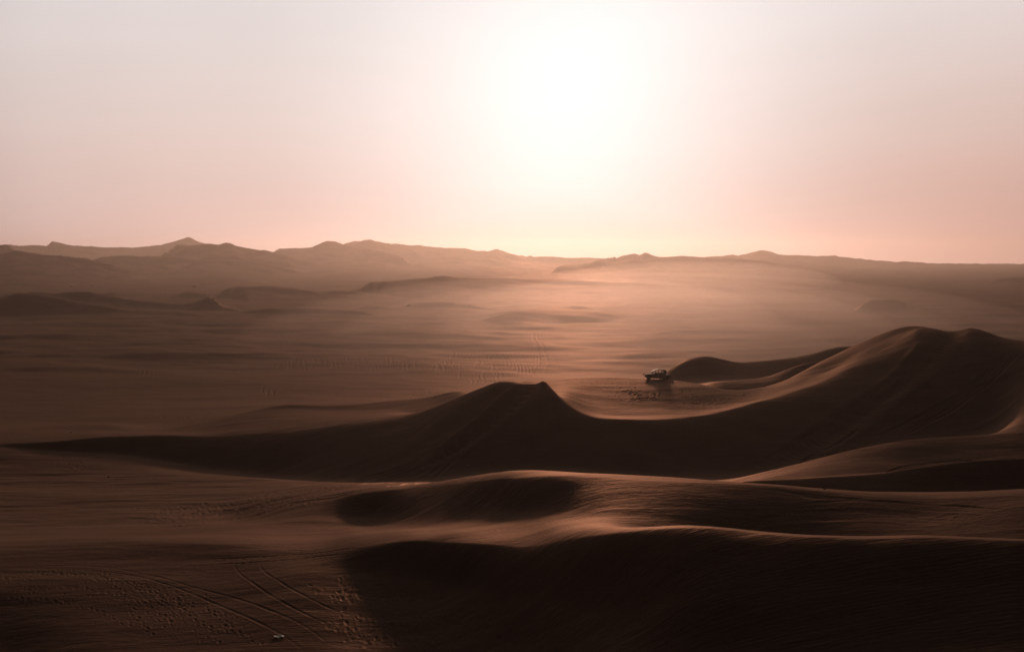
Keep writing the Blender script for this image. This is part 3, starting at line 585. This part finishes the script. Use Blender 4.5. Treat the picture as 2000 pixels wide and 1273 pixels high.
def sheet(name, z, label):
    q = quads[zone == z]
    used, inv = np.unique(q, return_inverse=True); q = inv.reshape(q.shape)
    me = bpy.data.meshes.new(name)
    v = P3.reshape(-1, 3)[used].astype(np.float32)
    me.vertices.add(len(v)); me.vertices.foreach_set('co', v.ravel())
    me.loops.add(q.size); me.loops.foreach_set('vertex_index', q.ravel().astype(np.int32))
    me.polygons.add(len(q)); me.polygons.foreach_set('loop_start', (np.arange(len(q))*4).astype(np.int32))
    try: me.polygons.foreach_set('loop_total', np.full(len(q), 4, np.int32))
    except Exception: pass
    me.update(calc_edges=True)
    me.shade_smooth()
    me.normals_split_custom_set_from_vertices(NR.reshape(-1, 3)[used].astype(np.float32))
    me.materials.append(SAND)
    o = bpy.data.objects.new(name, me); C.objects.link(o)
    o['kind'] = 'structure'; o['label'] = label
    return o
sheet('sand_dunes', 0, 'rolling wind-shaped brown sand dunes with sharp crests and wheel tracks in the foreground')
sheet('desert_plain', 1, 'flat sandy plain with low dunes and looping wheel tracks beyond the dunes')
sheet('hills', 2, 'hazy chain of sand hills along the skyline')

# ------------------------------------------------------------------ object tools
def put(name, bm, m, parent=None, smooth=False, loc=None):
    me = bpy.data.meshes.new(name); bm.to_mesh(me); bm.free()
    ms = m if isinstance(m, (list, tuple)) else [m]
    for k in ms: me.materials.append(k)
    if smooth: me.shade_smooth()
    o = bpy.data.objects.new(name, me); C.objects.link(o); o.parent = parent
    if loc: o.location = loc
    return o
def box(bm, c, s, rot=None, bev=0.0):
    q = bmesh.ops.create_cube(bm, size=1.0)['verts']
    Mx = Matrix.Translation(c) @ (rot.to_4x4() if rot else Matrix.Identity(4)) @ Matrix.Diagonal((*s, 1))
    bmesh.ops.transform(bm, matrix=Mx, verts=q)
    if bev:
        es = list({e for v in q for e in v.link_edges})
        bmesh.ops.bevel(bm, geom=es, offset=bev, segments=2, affect='EDGES', profile=.6)
def tube(bm, pts, rad, seg=8):
    pts = [Vector(p) for p in pts]
    rings = []
    for i, p in enumerate(pts):
        d = (pts[min(i+1, len(pts)-1)]-pts[max(i-1, 0)]).normalized()
        a = Vector((0, 1, 0)) if abs(d.y) < .9 else Vector((1, 0, 0))
        s1 = d.cross(a).normalized(); s2 = d.cross(s1)
        rr = rad[i] if isinstance(rad, (list, tuple)) else rad
        rings.append([bm.verts.new(p+(s1*math.cos(t)+s2*math.sin(t))*rr) for t in [2*math.pi*k/seg for k in range(seg)]])
    for a, b in zip(rings, rings[1:]):
        for k in range(seg): bm.faces.new((a[k], a[(k+1) % seg], b[(k+1) % seg], b[k]))
    bm.faces.new(rings[0][::-1]); bm.faces.new(rings[-1])
def lathe(bm, prof, seg, axis_y=0.0):
    """profile (radius, y) spun round the y axis"""
    rings = []
    for rad, y in prof:
        rings.append([bm.verts.new((rad*math.cos(2*math.pi*k/seg), y, rad*math.sin(2*math.pi*k/seg))) for k in range(seg)])
    for a, b in zip(rings, rings[1:]):
        for k in range(seg): bm.faces.new((a[k], a[(k+1) % seg], b[(k+1) % seg], b[k]))
    bm.faces.new(rings[0][::-1]); bm.faces.new(rings[-1])
def side_prism(bm, outline, y0, y1, bev=0.0):
    """outline (x, z) extruded across from y0 to y1"""
    a = [bm.verts.new((x, y0, z)) for x, z in outline]; b = [bm.verts.new((x, y1, z)) for x, z in outline]
    n = len(a); bm.faces.new(a); bm.faces.new(b[::-1])
    for k in range(n): bm.faces.new((a[k], b[k], b[(k+1) % n], a[(k+1) % n]))
    bmesh.ops.recalc_face_normals(bm, faces=bm.faces)
    if bev: bmesh.ops.bevel(bm, geom=list(bm.edges), offset=bev, segments=2, affect='EDGES')
def empty(name, loc, label, cat, group=None, rot=(0, 0, 0)):
    o = bpy.data.objects.new(name, None); C.objects.link(o); o.location = loc; o.rotation_euler = rot
    o.empty_display_size = .3
    o['label'] = label; o['category'] = cat
    if group: o['group'] = group
    return o
def tag(o, label, cat, group=None):
    o['label'] = label; o['category'] = cat
    if group: o['group'] = group
    return o
def copy_thing(src, loc, rot, label, cat=None):
    c = src.copy(); C.objects.link(c); c.location = loc; c.rotation_euler = rot; c['label'] = label
    if cat: c['category'] = cat
    for ch in src.children:
        k = ch.copy(); C.objects.link(k); k.parent = c
        if k.name.startswith('sun_canvas'):
            k.material_slots[0].link = 'OBJECT'; k.material_slots[0].material = ROOFD
        for g in ch.children:
            q = g.copy(); C.objects.link(q); q.parent = k
    return c

BODY = mat('dusty_black_paint', (.020, .019, .018), .85, 0, .15, .3)
TUBE = mat('black_steel_tube', (.015, .015, .016), .75, 0, .2)
RUBBER = mat('tyre_rubber', (.014, .013, .012), .9, 0, .1)
RIM = mat('wheel_rim_steel', (.12, .11, .10), .45, .8)
CANVAS = mat('pale_canvas', (.42, .36, .30), .8, 0, .3, .08)
ROOFD = mat('dark_roof_panel', (.020, .019, .018), .9, 0, .08)
SEATM = mat('black_vinyl', (.015, .015, .016), .8, 0, .15)
LAMP = mat('headlamp_glass', (.20, .20, .19), .35)
ENG = mat('engine_metal', (.07, .068, .065), .5, .6, .5, .4)
GLASS = mat('tinted_glass', (.03, .035, .04), .08)
WHITE = mat('white_paint', (.75, .74, .72), .35)
SKIN = mat('skin', (.30, .17, .12), .6)
CL1 = mat('dark_cloth', (.035, .035, .05), .9, 0, .2)
CL2 = mat('red_brown_cloth', (.10, .035, .03), .9, 0, .2)
HAIR = mat('dark_hair', (.015, .012, .010), .7)
STONE = mat('dark_stone', (.07, .05, .04), .9, 0, .2, .3)
LEAF = mat('dry_brush_twigs', (.055, .045, .030), .9, 0, .2, .2)
PAPER = mat('pale_plastic_scrap', (.62, .60, .56), .7)

# ------------------------------------------------------------------ the buggy on the bowl's rim (front towards -x)
BUGGY_G = 'dune buggies'
def make_buggy(loc, rot, label):
    t = empty('dune_buggy', loc, label, 'dune buggy', None, rot); t.scale = (1.04, 1.04, 1.08)
    bm = bmesh.new()
    side_prism(bm, [(-2.62, .82), (-2.45, .36), (-2.1, .24), (1.55, .22), (2.15, .40), (2.25, .95), (1.75, 1.02), (.9, 1.02), (-.55, 1.06), (-1.3, 1.02), (-2.0, .98)], -.86, .86, .04)
    body = put('body', bm, BODY, t)
    for sgn in (-1, 1):                                   # side panels with door cut-outs between the seat rows
        for xa, xb in ((-.52, .14), (.20, .86), (.92, 1.52)):
            bm = bmesh.new(); box(bm, ((xa+xb)/2, sgn*.878, .93), (xb-xa, .03, .70), bev=.008); put('side_panel', bm, BODY, t)
    # hood
    bm = bmesh.new(); side_prism(bm, [(-2.55, .84), (-2.0, 1.00), (-1.2, 1.07), (-1.2, 1.12), (-2.0, 1.05), (-2.58, .90)], -.62, .62, .012); put('hood', bm, BODY, t)
    # bumper, a hoop that sticks out in front
    bm = bmesh.new()
    for sgn in (-1, 1):
        tube(bm, [(-2.35, sgn*.45, .45), (-2.72, sgn*.42, .60), (-2.98, sgn*.35, .98)], .035)
    tube(bm, [(-2.98, -.35, .98), (-2.98, .35, .98)], .035); tube(bm, [(-2.72, -.42, .60), (-2.72, .42, .60)], .03)
    tube(bm, [(-2.35, -.45, .45), (-2.35, .45, .45)], .03)
    tube(bm, [(-2.98, -.35, .98), (-2.3, -.45, .98)], .03); tube(bm, [(-2.98, .35, .98), (-2.3, .45, .98)], .03)
    put('bumper', bm, TUBE, t, True)
    for sgn in (-1, 1):
        bm = bmesh.new(); lathe(bm, [(.03, 0), (.09, .01), (.11, .05), (.11, .09), (.06, .12)], 14)
        bmesh.ops.rotate(bm, cent=(0, 0, 0), matrix=Matrix.Rotation(-math.pi/2, 3, 'Z'), verts=bm.verts)
        bmesh.ops.translate(bm, vec=(-2.58, sgn*.40, .80), verts=bm.verts)
        put('headlight', bm, LAMP, t, True)
    # wheels
    for x, rad, wd, n in ((-1.78, .42, .26, 'front'), (1.50, .50, .40, 'rear')):
        for sgn in (-1, 1):
            bm = bmesh.new()
            lathe(bm, [(rad*.56, -wd/2), (rad*.90, -wd/2), (rad*.98, -wd*.38), (rad, -wd*.2), (rad, wd*.2), (rad*.98, wd*.38), (rad*.90, wd/2), (rad*.56, wd/2)], 32)
            for k in range(20):                           # paddle treads
                a = 2*math.pi*k/20
                box(bm, (math.cos(a)*rad*1.0, 0, math.sin(a)*rad*1.0), (.035, wd*.86, .05), Matrix.Rotation(-a, 3, 'Y'))
            wh = put('wheel', bm, RUBBER, t, False, (x, sgn*.98, rad))
            bm = bmesh.new(); lathe(bm, [(.05, -wd*.52), (rad*.30, -wd*.50), (rad*.54, -wd*.44), (rad*.58, -wd*.5), (rad*.58, wd*.5), (rad*.54, wd*.44), (rad*.30, wd*.50), (.05, wd*.52)], 20)
            put('rim', bm, RIM, wh, True)
    # suspension arms and shock absorbers
    for x in (-1.78, 1.50):
        for sgn in (-1, 1):
            bm = bmesh.new(); tube(bm, [(x-.25, sgn*.35, .46), (x, sgn*.86, .44), (x+.25, sgn*.35, .46)], .03)
            put('suspension_arm', bm, TUBE, t, True)
            bm = bmesh.new(); tube(bm, [(x+.05, sgn*.78, .48), (x+.12, sgn*.62, 1.0)], .045)
            put('shock_absorber', bm, TUBE, t, True)
    # roll cage
    bm = bmesh.new()
    for sgn in (-1, 1):
        y = sgn*.84
        tube(bm, [(-1.32, y, 1.02), (-1.22, y*.98, 1.50), (-.55, y*.95, 1.84), (.10, y*.95, 1.97), (1.00, y*.95, 1.94), (1.42, y*.95, 1.86), (1.62, y, 1.35), (1.72, y, .98)], .032)
        for x, zt in ((-1.0, 1.62), (-.55, 1.84), (.12, 1.97), (.85, 1.95)):
            tube(bm, [(x+(.04 if x < 0 else 0), y, 1.0), (x, y*.95, zt)], .026)
        tube(bm, [(-.5, y, 1.28), (1.62, y, 1.30)], .024)
        tube(bm, [(1.42, y*.95, 1.86), (2.15, y*.7, 1.02)], .028)
    for x, zt in ((-1.22, 1.50), (-.55, 1.84), (.10, 1.97), (.85, 1.95), (1.42, 1.86)):
        tube(bm, [(x, -.80, zt), (x, .80, zt)], .026)
    put('roll_cage', bm, TUBE, t, True)
    # pale sloping canvas in front, dark roof behind
    bm = bmesh.new(); side_prism(bm, [(-1.30, 1.505), (-.55, 1.885), (.02, 1.995), (.02, 2.025), (-.55, 1.925), (-1.34, 1.54)], -.84, .84, .006); put('sun_canvas', bm, CANVAS, t)
    bm = bmesh.new(); side_prism(bm, [(.04, 2.005), (1.0, 1.985), (1.48, 1.90), (1.68, 1.40), (1.74, 1.40), (1.55, 1.95), (1.02, 2.035), (.04, 2.055)], -.84, .84, .006); put('roof', bm, ROOFD, t)
    for sgn in (-1, 1):
        bm = bmesh.new(); side_prism(bm, [(1.12, 1.06), (1.66, 1.06), (1.62, 1.35), (1.42, 1.84), (1.12, 1.88)], sgn*.80-.012, sgn*.80+.012)
        put('rear_side_sheet', bm, ROOFD, t)
    # benches
    for x in (-.62, .10, .78, 1.30):
        bm = bmesh.new(); box(bm, (x, 0, .98), (.46, 1.44, .14), bev=.04); box(bm, (x+.26, 0, 1.22), (.12, 1.44, .50), Matrix.Rotation(.14, 3, 'Y'), .04)
        put('seat', bm, SEATM, t)
    # steering wheel
    bm = bmesh.new(); lathe(bm, [(.17, -.012), (.20, -.012), (.20, .012), (.17, .012)], 20)
    bmesh.ops.rotate(bm, cent=(0, 0, 0), matrix=Matrix.Rotation(math.pi/2, 3, 'Z') @ Matrix.Rotation(.4, 3, 'Z'), verts=bm.verts)
    tube(bm, [(0, 0, 0), (-.25, 0, -.16)], .02); box(bm, (0, 0, 0), (.02, .34, .03)); bmesh.ops.translate(bm, vec=(-1.02, -.42, 1.28), verts=bm.verts)
    put('steering_wheel', bm, SEATM, t)
    # rear engine with air filter, exhaust and round fuel tank
    bm = bmesh.new(); box(bm, (2.05, 0, .72), (.62, .70, .44), bev=.05); box(bm, (2.02, 0, 1.0), (.42, .42, .16), bev=.04); put('engine', bm, ENG, t)
    for sgn in (-1, 1):
        bm = bmesh.new(); tube(bm, [(2.05, sgn*.34, .70), (2.40, sgn*.42, .66), (2.62, sgn*.30, .85), (2.66, sgn*.30, 1.02)], .045)
        put('exhaust', bm, ENG, t, True)
    bm = bmesh.new(); lathe(bm, [(.10, -.56), (.27, -.54), (.33, -.46), (.33, .46), (.27, .54), (.10, .56)], 24); bmesh.ops.translate(bm, vec=(2.50, 0, .78), verts=bm.verts)
    put('fuel_tank', bm, BODY, t, True)
    bm = bmesh.new()
    tube(bm, [(1.75, -.72, 1.02), (2.4, -.74, 1.10), (2.86, -.66, .86), (2.84, -.62, .62), (2.2, -.66, .42)], .03); tube(bm, [(1.75, .72, 1.02), (2.4, .74, 1.10), (2.86, .66, .86), (2.84, .62, .62), (2.2, .66, .42)], .03)
    tube(bm, [(2.86, -.66, .86), (2.86, .66, .86)], .03); put('rear_guard', bm, TUBE, t, True)
    bm = bmesh.new(); tube(bm, [(-.2, -.90, 1.30), (-.28, -1.02, 1.34)], .015); box(bm, (-.30, -1.06, 1.35), (.03, .14, .10), bev=.008); put('mirror', bm, LAMP, t)
    return t

def person_mesh(name, joints, edges, radii):
    me = bpy.data.meshes.new(name); me.from_pydata(joints, edges, [])
    o = bpy.data.objects.new(name, me); C.objects.link(o)
    sk = o.modifiers.new('skin', 'SKIN'); sk.use_smooth_shade = True
    for i, rr in enumerate(radii): me.skin_vertices[0].data[i].radius = rr
    me.skin_vertices[0].data[0].use_root = True
    o.modifiers.new('sub', 'SUBSURF').levels = 1
    o.modifiers['sub'].render_levels = 2
    return o
def sitting_person(loc, rz, label, cloth, group):
    J = [(0, 0, .10), (.03, 0, .32), (.02, 0, .52), (0, 0, .60), (-.02, 0, .66), (-.03, 0, .74), (-.03, 0, .84)]      # pelvis..head
    R = [(.15, .13), (.15, .11), (.16, .10), (.06, .06), (.055, .055), (.085, .10), (.07, .08)]
    E = [(0, 1), (1, 2), (2, 3), (3, 4), (4, 5), (5, 6)]
    for s in (-1, 1):
        k = len(J)
        J += [(-.12, s*.10, .09), (-.44, s*.12, .11), (-.50, s*.12, -.30), (-.62, s*.12, -.36)]
        R += [(.09, .09), (.065, .065), (.045, .05), (.035, .03)]
        E += [(0, k), (k, k+1), (k+1, k+2), (k+2, k+3)]
        k = len(J)
        J += [(.02, s*.19, .52), (-.02, s*.25, .28), (-.26, s*.17, .20), (-.34, s*.14, .19)]
        R += [(.06, .06), (.045, .045), (.035, .035), (.035, .02)]
        E += [(2, k), (k, k+1), (k+1, k+2), (k+2, k+3)]
        h = len(J)
        for f in range(4):
            J += [(-.39-.01*(f % 2), s*(.165-.018*f), .185), (-.42, s*(.165-.018*f), .165)]; R += [(.010, .010), (.008, .008)]
            E += [(k+3, h+2*f), (h+2*f, h+2*f+1)]
    o = person_mesh('person', J, E, R)
    o.data.materials.append(cloth); o.location = loc; o.rotation_euler = (0, 0, rz)
    tag(o, label, 'person', group)
    bm = bmesh.new(); bmesh.ops.create_uvsphere(bm, u_segments=14, v_segments=10, radius=1)
    bmesh.ops.transform(bm, matrix=Matrix.Translation((-.02, 0, .82)) @ Matrix.Diagonal((.105, .09, .085, 1)), verts=bm.verts)
    put('hair', bm, HAIR, o, True)
    bm = bmesh.new(); bmesh.ops.create_uvsphere(bm, u_segments=14, v_segments=10, radius=1)
    bmesh.ops.transform(bm, matrix=Matrix.Translation((-.05, 0, .765)) @ Matrix.Diagonal((.095, .078, .105, 1)), verts=bm.verts)
    for v in bm.verts:
        if v.co.x < -.135 and abs(v.co.y) < .02 and abs(v.co.z-.76) < .03: v.co.x -= .02
    put('face', bm, SKIN, o, True)
    return o

def surface_rot(x, y, yaw, span=2.0, base=2.0):
    """rotation that sets a thing on the slope, its own x axis along yaw"""
    fx, fy = math.cos(yaw), math.sin(yaw)
    a = Vector((fx*2*span, fy*2*span, z_at(x+fx*span, y+fy*span)-z_at(x-fx*span, y-fy*span))).normalized()
    lx, ly = -fy, fx
    b = Vector((lx*2*base, ly*2*base, z_at(x+lx*base, y+ly*base)-z_at(x-lx*base, y-ly*base))).normalized()
    n = a.cross(b).normalized(); b = n.cross(a)
    return Matrix((a, b, n)).transposed().to_euler()

bx, by, bz = ground_at(1286, 741.5)
by += 1.2; bz = z_at(bx, by)
br = surface_rot(bx, by, math.radians(-4), 1.6, 1.0)
buggy = make_buggy((bx, by, bz-.06), br, 'black open dune buggy with pale sloping canopy parked on the rim of the sand bowl')
Rb = br.to_matrix()
for lx, ly, lab, cl in ((-.62, -.42, 'person in dark clothes at the wheel of the dune buggy, front row', CL1),
                        (.10, .38, 'person in red-brown top sitting in the second row of the dune buggy', CL2),
                        (.78, -.36, 'person in dark clothes sitting in the third row, near side of the buggy', CL1),
                        (.78, .36, 'person in red-brown top sitting in the third row, far side of the buggy', CL2)):
    p = Rb @ Vector((lx, ly, .98))
    o = sitting_person(Vector((bx, by, bz-.06))+p, br.z, lab, cl, 'passengers in the dune buggy')
    o.rotation_euler = br

# the others out on the plain and hills
def place_buggy(px, py, yaw, label):
    x, y, z = ground_at(px, py)
    return copy_thing(buggy, (x, y, z-.05), surface_rot(x, y, yaw), label)
place_buggy(797, 598.5, math.radians(12), 'dark dune buggy beside a low dune in the middle of the plain')
place_buggy(380, 560, math.radians(175), 'small dark dune buggy alone on the far plain behind the conical dune')

def make_car(loc, rot, label):
    t = empty('parked_car', loc, label, 'car', None, rot)
    bm = bmesh.new(); side_prism(bm, [(-2.4, .45), (-2.45, .95), (-1.35, 1.08), (-.75, 1.10), (2.3, 1.12), (2.4, .95), (2.35, .42)], -.90, .90, .06); put('body', bm, BODY, t)
    bm = bmesh.new(); side_prism(bm, [(-1.05, 1.10), (-.45, 1.66), (2.05, 1.68), (2.28, 1.10)], -.80, .80, .04); put('window', bm, GLASS, t)
    bm = bmesh.new(); side_prism(bm, [(-.60, 1.67), (-.40, 1.78), (2.0, 1.80), (2.12, 1.69)], -.86, .86, .02); put('roof', bm, WHITE, t)
    for x in (-1.5, 1.45):
        for s in (-1, 1):
            bm = bmesh.new(); lathe(bm, [(.15, -.12), (.36, -.12), (.40, -.08), (.40, .08), (.36, .12), (.15, .12)], 24); wh = put('wheel', bm, RUBBER, t, False, (x, s*.86, .40))
            bm = bmesh.new(); lathe(bm, [(.05, -.13), (.20, -.125), (.22, -.11), (.22, .11), (.20, .125), (.05, .13)], 16); put('rim', bm, RIM, wh)
    for s in (-1, 1):
        bm = bmesh.new(); box(bm, (-2.45, s*.62, .82), (.06, .26, .14), bev=.02); put('headlight', bm, LAMP, t)
    bm = bmesh.new(); box(bm, (-2.5, 0, .52), (.12, 1.7, .16), bev=.03); put('bumper', bm, TUBE, t)
    return t
x, y, z = ground_at(139.5, 559)
car = make_car((x, y, z), surface_rot(x, y, math.radians(-20)), 'off-road car with a white roof, leftmost of the vehicles on the far plain')
x, y, z = ground_at(180, 558.5)
place_buggy(180, 558.5, math.radians(-35), 'dark dune buggy on the far plain with people standing to its right')

def standing_person(loc, rz, label, cloth, group):
    J = [(0, 0, .92), (0, .0, 1.15), (0, 0, 1.38), (0, 0, 1.48), (.01, 0, 1.56), (.02, 0, 1.66), (.01, 0, 1.74)]
    R = [(.15, .11), (.13, .10), (.17, .10), (.055, .055), (.06, .07), (.08, .10), (.06, .07)]
    E = [(0, 1), (1, 2), (2, 3), (3, 4), (4, 5), (5, 6)]
    for s in (-1, 1):
        k = len(J); J += [(0, s*.10, .82), (.02, s*.12, .48), (0, s*.13, .09), (.14, s*.14, .04)]; R += [(.09, .09), (.06, .06), (.045, .045), (.04, .03)]
        E += [(0, k), (k, k+1), (k+1, k+2), (k+2, k+3)]
        k = len(J); J += [(0, s*.20, 1.36), (-.01, s*.25, 1.10), (.04, s*.26, .84), (.06, s*.26, .74)]; R += [(.055, .055), (.045, .045), (.033, .033), (.035, .02)]
        E += [(2, k), (k, k+1), (k+1, k+2), (k+2, k+3)]
    o = person_mesh('person', J, E, R); o.data.materials.append(cloth); o.location = loc; o.rotation_euler = (0, 0, rz)
    tag(o, label, 'person', group)
    bm = bmesh.new(); bmesh.ops.create_uvsphere(bm, u_segments=12, v_segments=8, radius=1)
    bmesh.ops.transform(bm, matrix=Matrix.Translation((0, 0, 1.72)) @ Matrix.Diagonal((.10, .09, .09, 1)), verts=bm.verts); put('hair', bm, HAIR, o, True)
    return o
for px, lab, cl in ((193.5, 'leftmost of three tiny people standing on the far plain beside a buggy', CL1), (196.3, 'middle one of three tiny people standing on the far plain', CL2), (199, 'rightmost of three tiny people standing on the far plain', CL1)):
    x, y, z = ground_at(px, 559); standing_person((x, y, z), rng.uniform(0, 6), lab, cl, 'people standing on the far plain')

# dark scrub bushes on the far hills: tufts of thin twigs
def bush(px, py, size, label):
    x, y, z = ground_at(px, py)
    t = empty('bush', (x, y, z), label, 'bush', 'scrub on the far hills')
    bm = bmesh.new(); bl = bmesh.new()
    for k in range(70):
        a = random.uniform(0, 6.28); e = random.uniform(.15, 1.4); ln = size*random.uniform(.5, 1)
        d = Vector((math.cos(a)*math.cos(e)*1.2, math.sin(a)*math.cos(e), math.sin(e)))*ln
        m1_ = d*.5+Vector((0, 0, .06*size))
        tube(bm, [(0, 0, -.05*size), m1_, d], [.02*size, .014*size, .004*size], 4)
        for q in range(5):
            c = d*random.uniform(.5, 1)+Vector([random.uniform(-.1, .1)*size for _ in range(3)])
            v = [bl.verts.new(c+Vector([random.uniform(-.09, .09)*size for _ in range(3)])) for _ in range(3)]; bl.faces.new(v)
    put('branch', bm, STONE, t); lf = put('foliage', bl, LEAF, t); lf['kind'] = 'stuff'
bush(154, 504.5, 3.8, 'dark round bush on the far left slope, above the three small vehicles')
bush(50, 490, 3.4, 'small dark bush near the crest of the leftmost far hill')
bush(118, 502, 5.0, 'low dark bush on the dark shoulder of the left hill')
bush(717, 507.5, 3.6, 'lone dark bush on the pink hillside, below the highest middle peak')
bush(1192, 503, 4.5, 'left of two small bushes on the skyline under the sun')
bush(1206, 502, 4.5, 'right of two small bushes on the skyline under the sun')
bush(150, 480.5, 6, 'dark bush on the far skyline right of the first peak')

# stones and litter on the near sand
def stone(px, py, size, label):
    x, y, z = ground_at(px, py)
    bm = bmesh.new(); bmesh.ops.create_icosphere(bm, subdivisions=3, radius=1)
    s = Vector((random.uniform(0, 50), 0, 0))
    from mathutils import noise as mn
    for v in bm.verts:
        v.co *= 1+.35*mn.noise(v.co*1.3+s)
        v.co = Vector((v.co.x*size, v.co.y*size*.8, v.co.z*size*.55))
    o = put('stone', bm, STONE, None, True, (x, y, z+size*.25)); tag(o, label, 'stone', 'stones lying on the sand')
stone(212, 931.5, .2, 'dark stone on the shaded sand at lower left')
stone(913, 909.5, .24, 'dark stone below the foot of the main dune')
stone(139, 844.5, .25, 'flat dark stone on the pale strip at the left edge')
stone(700, 1017, .12, 'left of two tiny stones on the brown slope')
stone(725, 1016.5, .1, 'right of two tiny stones on the brown slope')
stone(1453, 771.5, .17, 'tiny stone on the saddle right of the bowl')
stone(1610, 955, .14, 'small stone between the right-hand crests')
x, y, z = ground_at(545, 1243.5)
bm = bmesh.new()
g = [[bm.verts.new(((i-3)*.11+random.uniform(-.02, .02), (j-2)*.10+random.uniform(-.02, .02), .05+.07*math.sin(i*1.3+j)*random.uniform(.4, 1))) for j in range(5)] for i in range(7)]
for i in range(6):
    for j in range(4): bm.faces.new((g[i][j], g[i+1][j], g[i+1][j+1], g[i][j+1]))
bmesh.ops.solidify(bm, geom=bm.faces[:], thickness=.01)
o = put('plastic_scrap', bm, PAPER, None, False, (x, y, z+.02)); tag(o, 'crumpled pale plastic scrap lying on the dark sand at lower left', 'litter')

# ------------------------------------------------------------------ dust haze
bm = bmesh.new(); top = float(Z.max())+8; bot = float(Z.min())-1.5
box(bm, (0, 0, (top+bot)/2), (16800, 16800, top-bot))
hm = bpy.data.materials.new('dust_haze'); hm.use_nodes = True; hn = hm.node_tree
for n in list(hn.nodes): hn.nodes.remove(n)
ho = hn.nodes.new('ShaderNodeOutputMaterial'); pv = hn.nodes.new('ShaderNodeVolumePrincipled')
pv.inputs['Color'].default_value = (.48, .365, .31, 1); pv.inputs['Density'].default_value = .00008; pv.inputs['Anisotropy'].default_value = .71
hn.links.new(pv.outputs[0], ho.inputs['Volume'])
hz = put('haze', bm, hm); hz['kind'] = 'stuff'; hz['label'] = 'thin pinkish dust haze lying over the whole desert'

# a low bank of dust kicked up over the plain, under the sun and a little to its right: veils within veils
dm = bpy.data.materials.new('drifting_dust'); dm.use_nodes = True; dn = dm.node_tree
for n in list(dn.nodes): dn.nodes.remove(n)
do = dn.nodes.new('ShaderNodeOutputMaterial'); dv = dn.nodes.new('ShaderNodeVolumePrincipled')
dv.inputs['Color'].default_value = (.56, .42, .36, 1); dv.inputs['Anisotropy'].default_value = .71; dv.inputs['Density'].default_value = .000118
dn.links.new(dv.outputs[0], do.inputs['Volume'])
for cx, cy_, sx_, sy_, sz_, an in ((122, 950, 300, 650, 36, -7), (120, 900, 225, 560, 31, -9), (128, 820, 160, 460, 27, -11), (100, 1060, 150, 600, 26, -6), (112, 620, 80, 280, 16, -11), (400, 2250, 300, 700, 44, -10)):
    bm = bmesh.new(); bmesh.ops.create_icosphere(bm, subdivisions=5, radius=1)
    du = put('dust_cloud', bm, dm); du.location = (cx, cy_, 1); du.scale = (sx_, sy_, sz_); du.rotation_euler = (0, 0, math.radians(an))
    du['kind'] = 'stuff'; du['label'] = 'low bank of sunlit dust drifting over the plain behind the buggy'
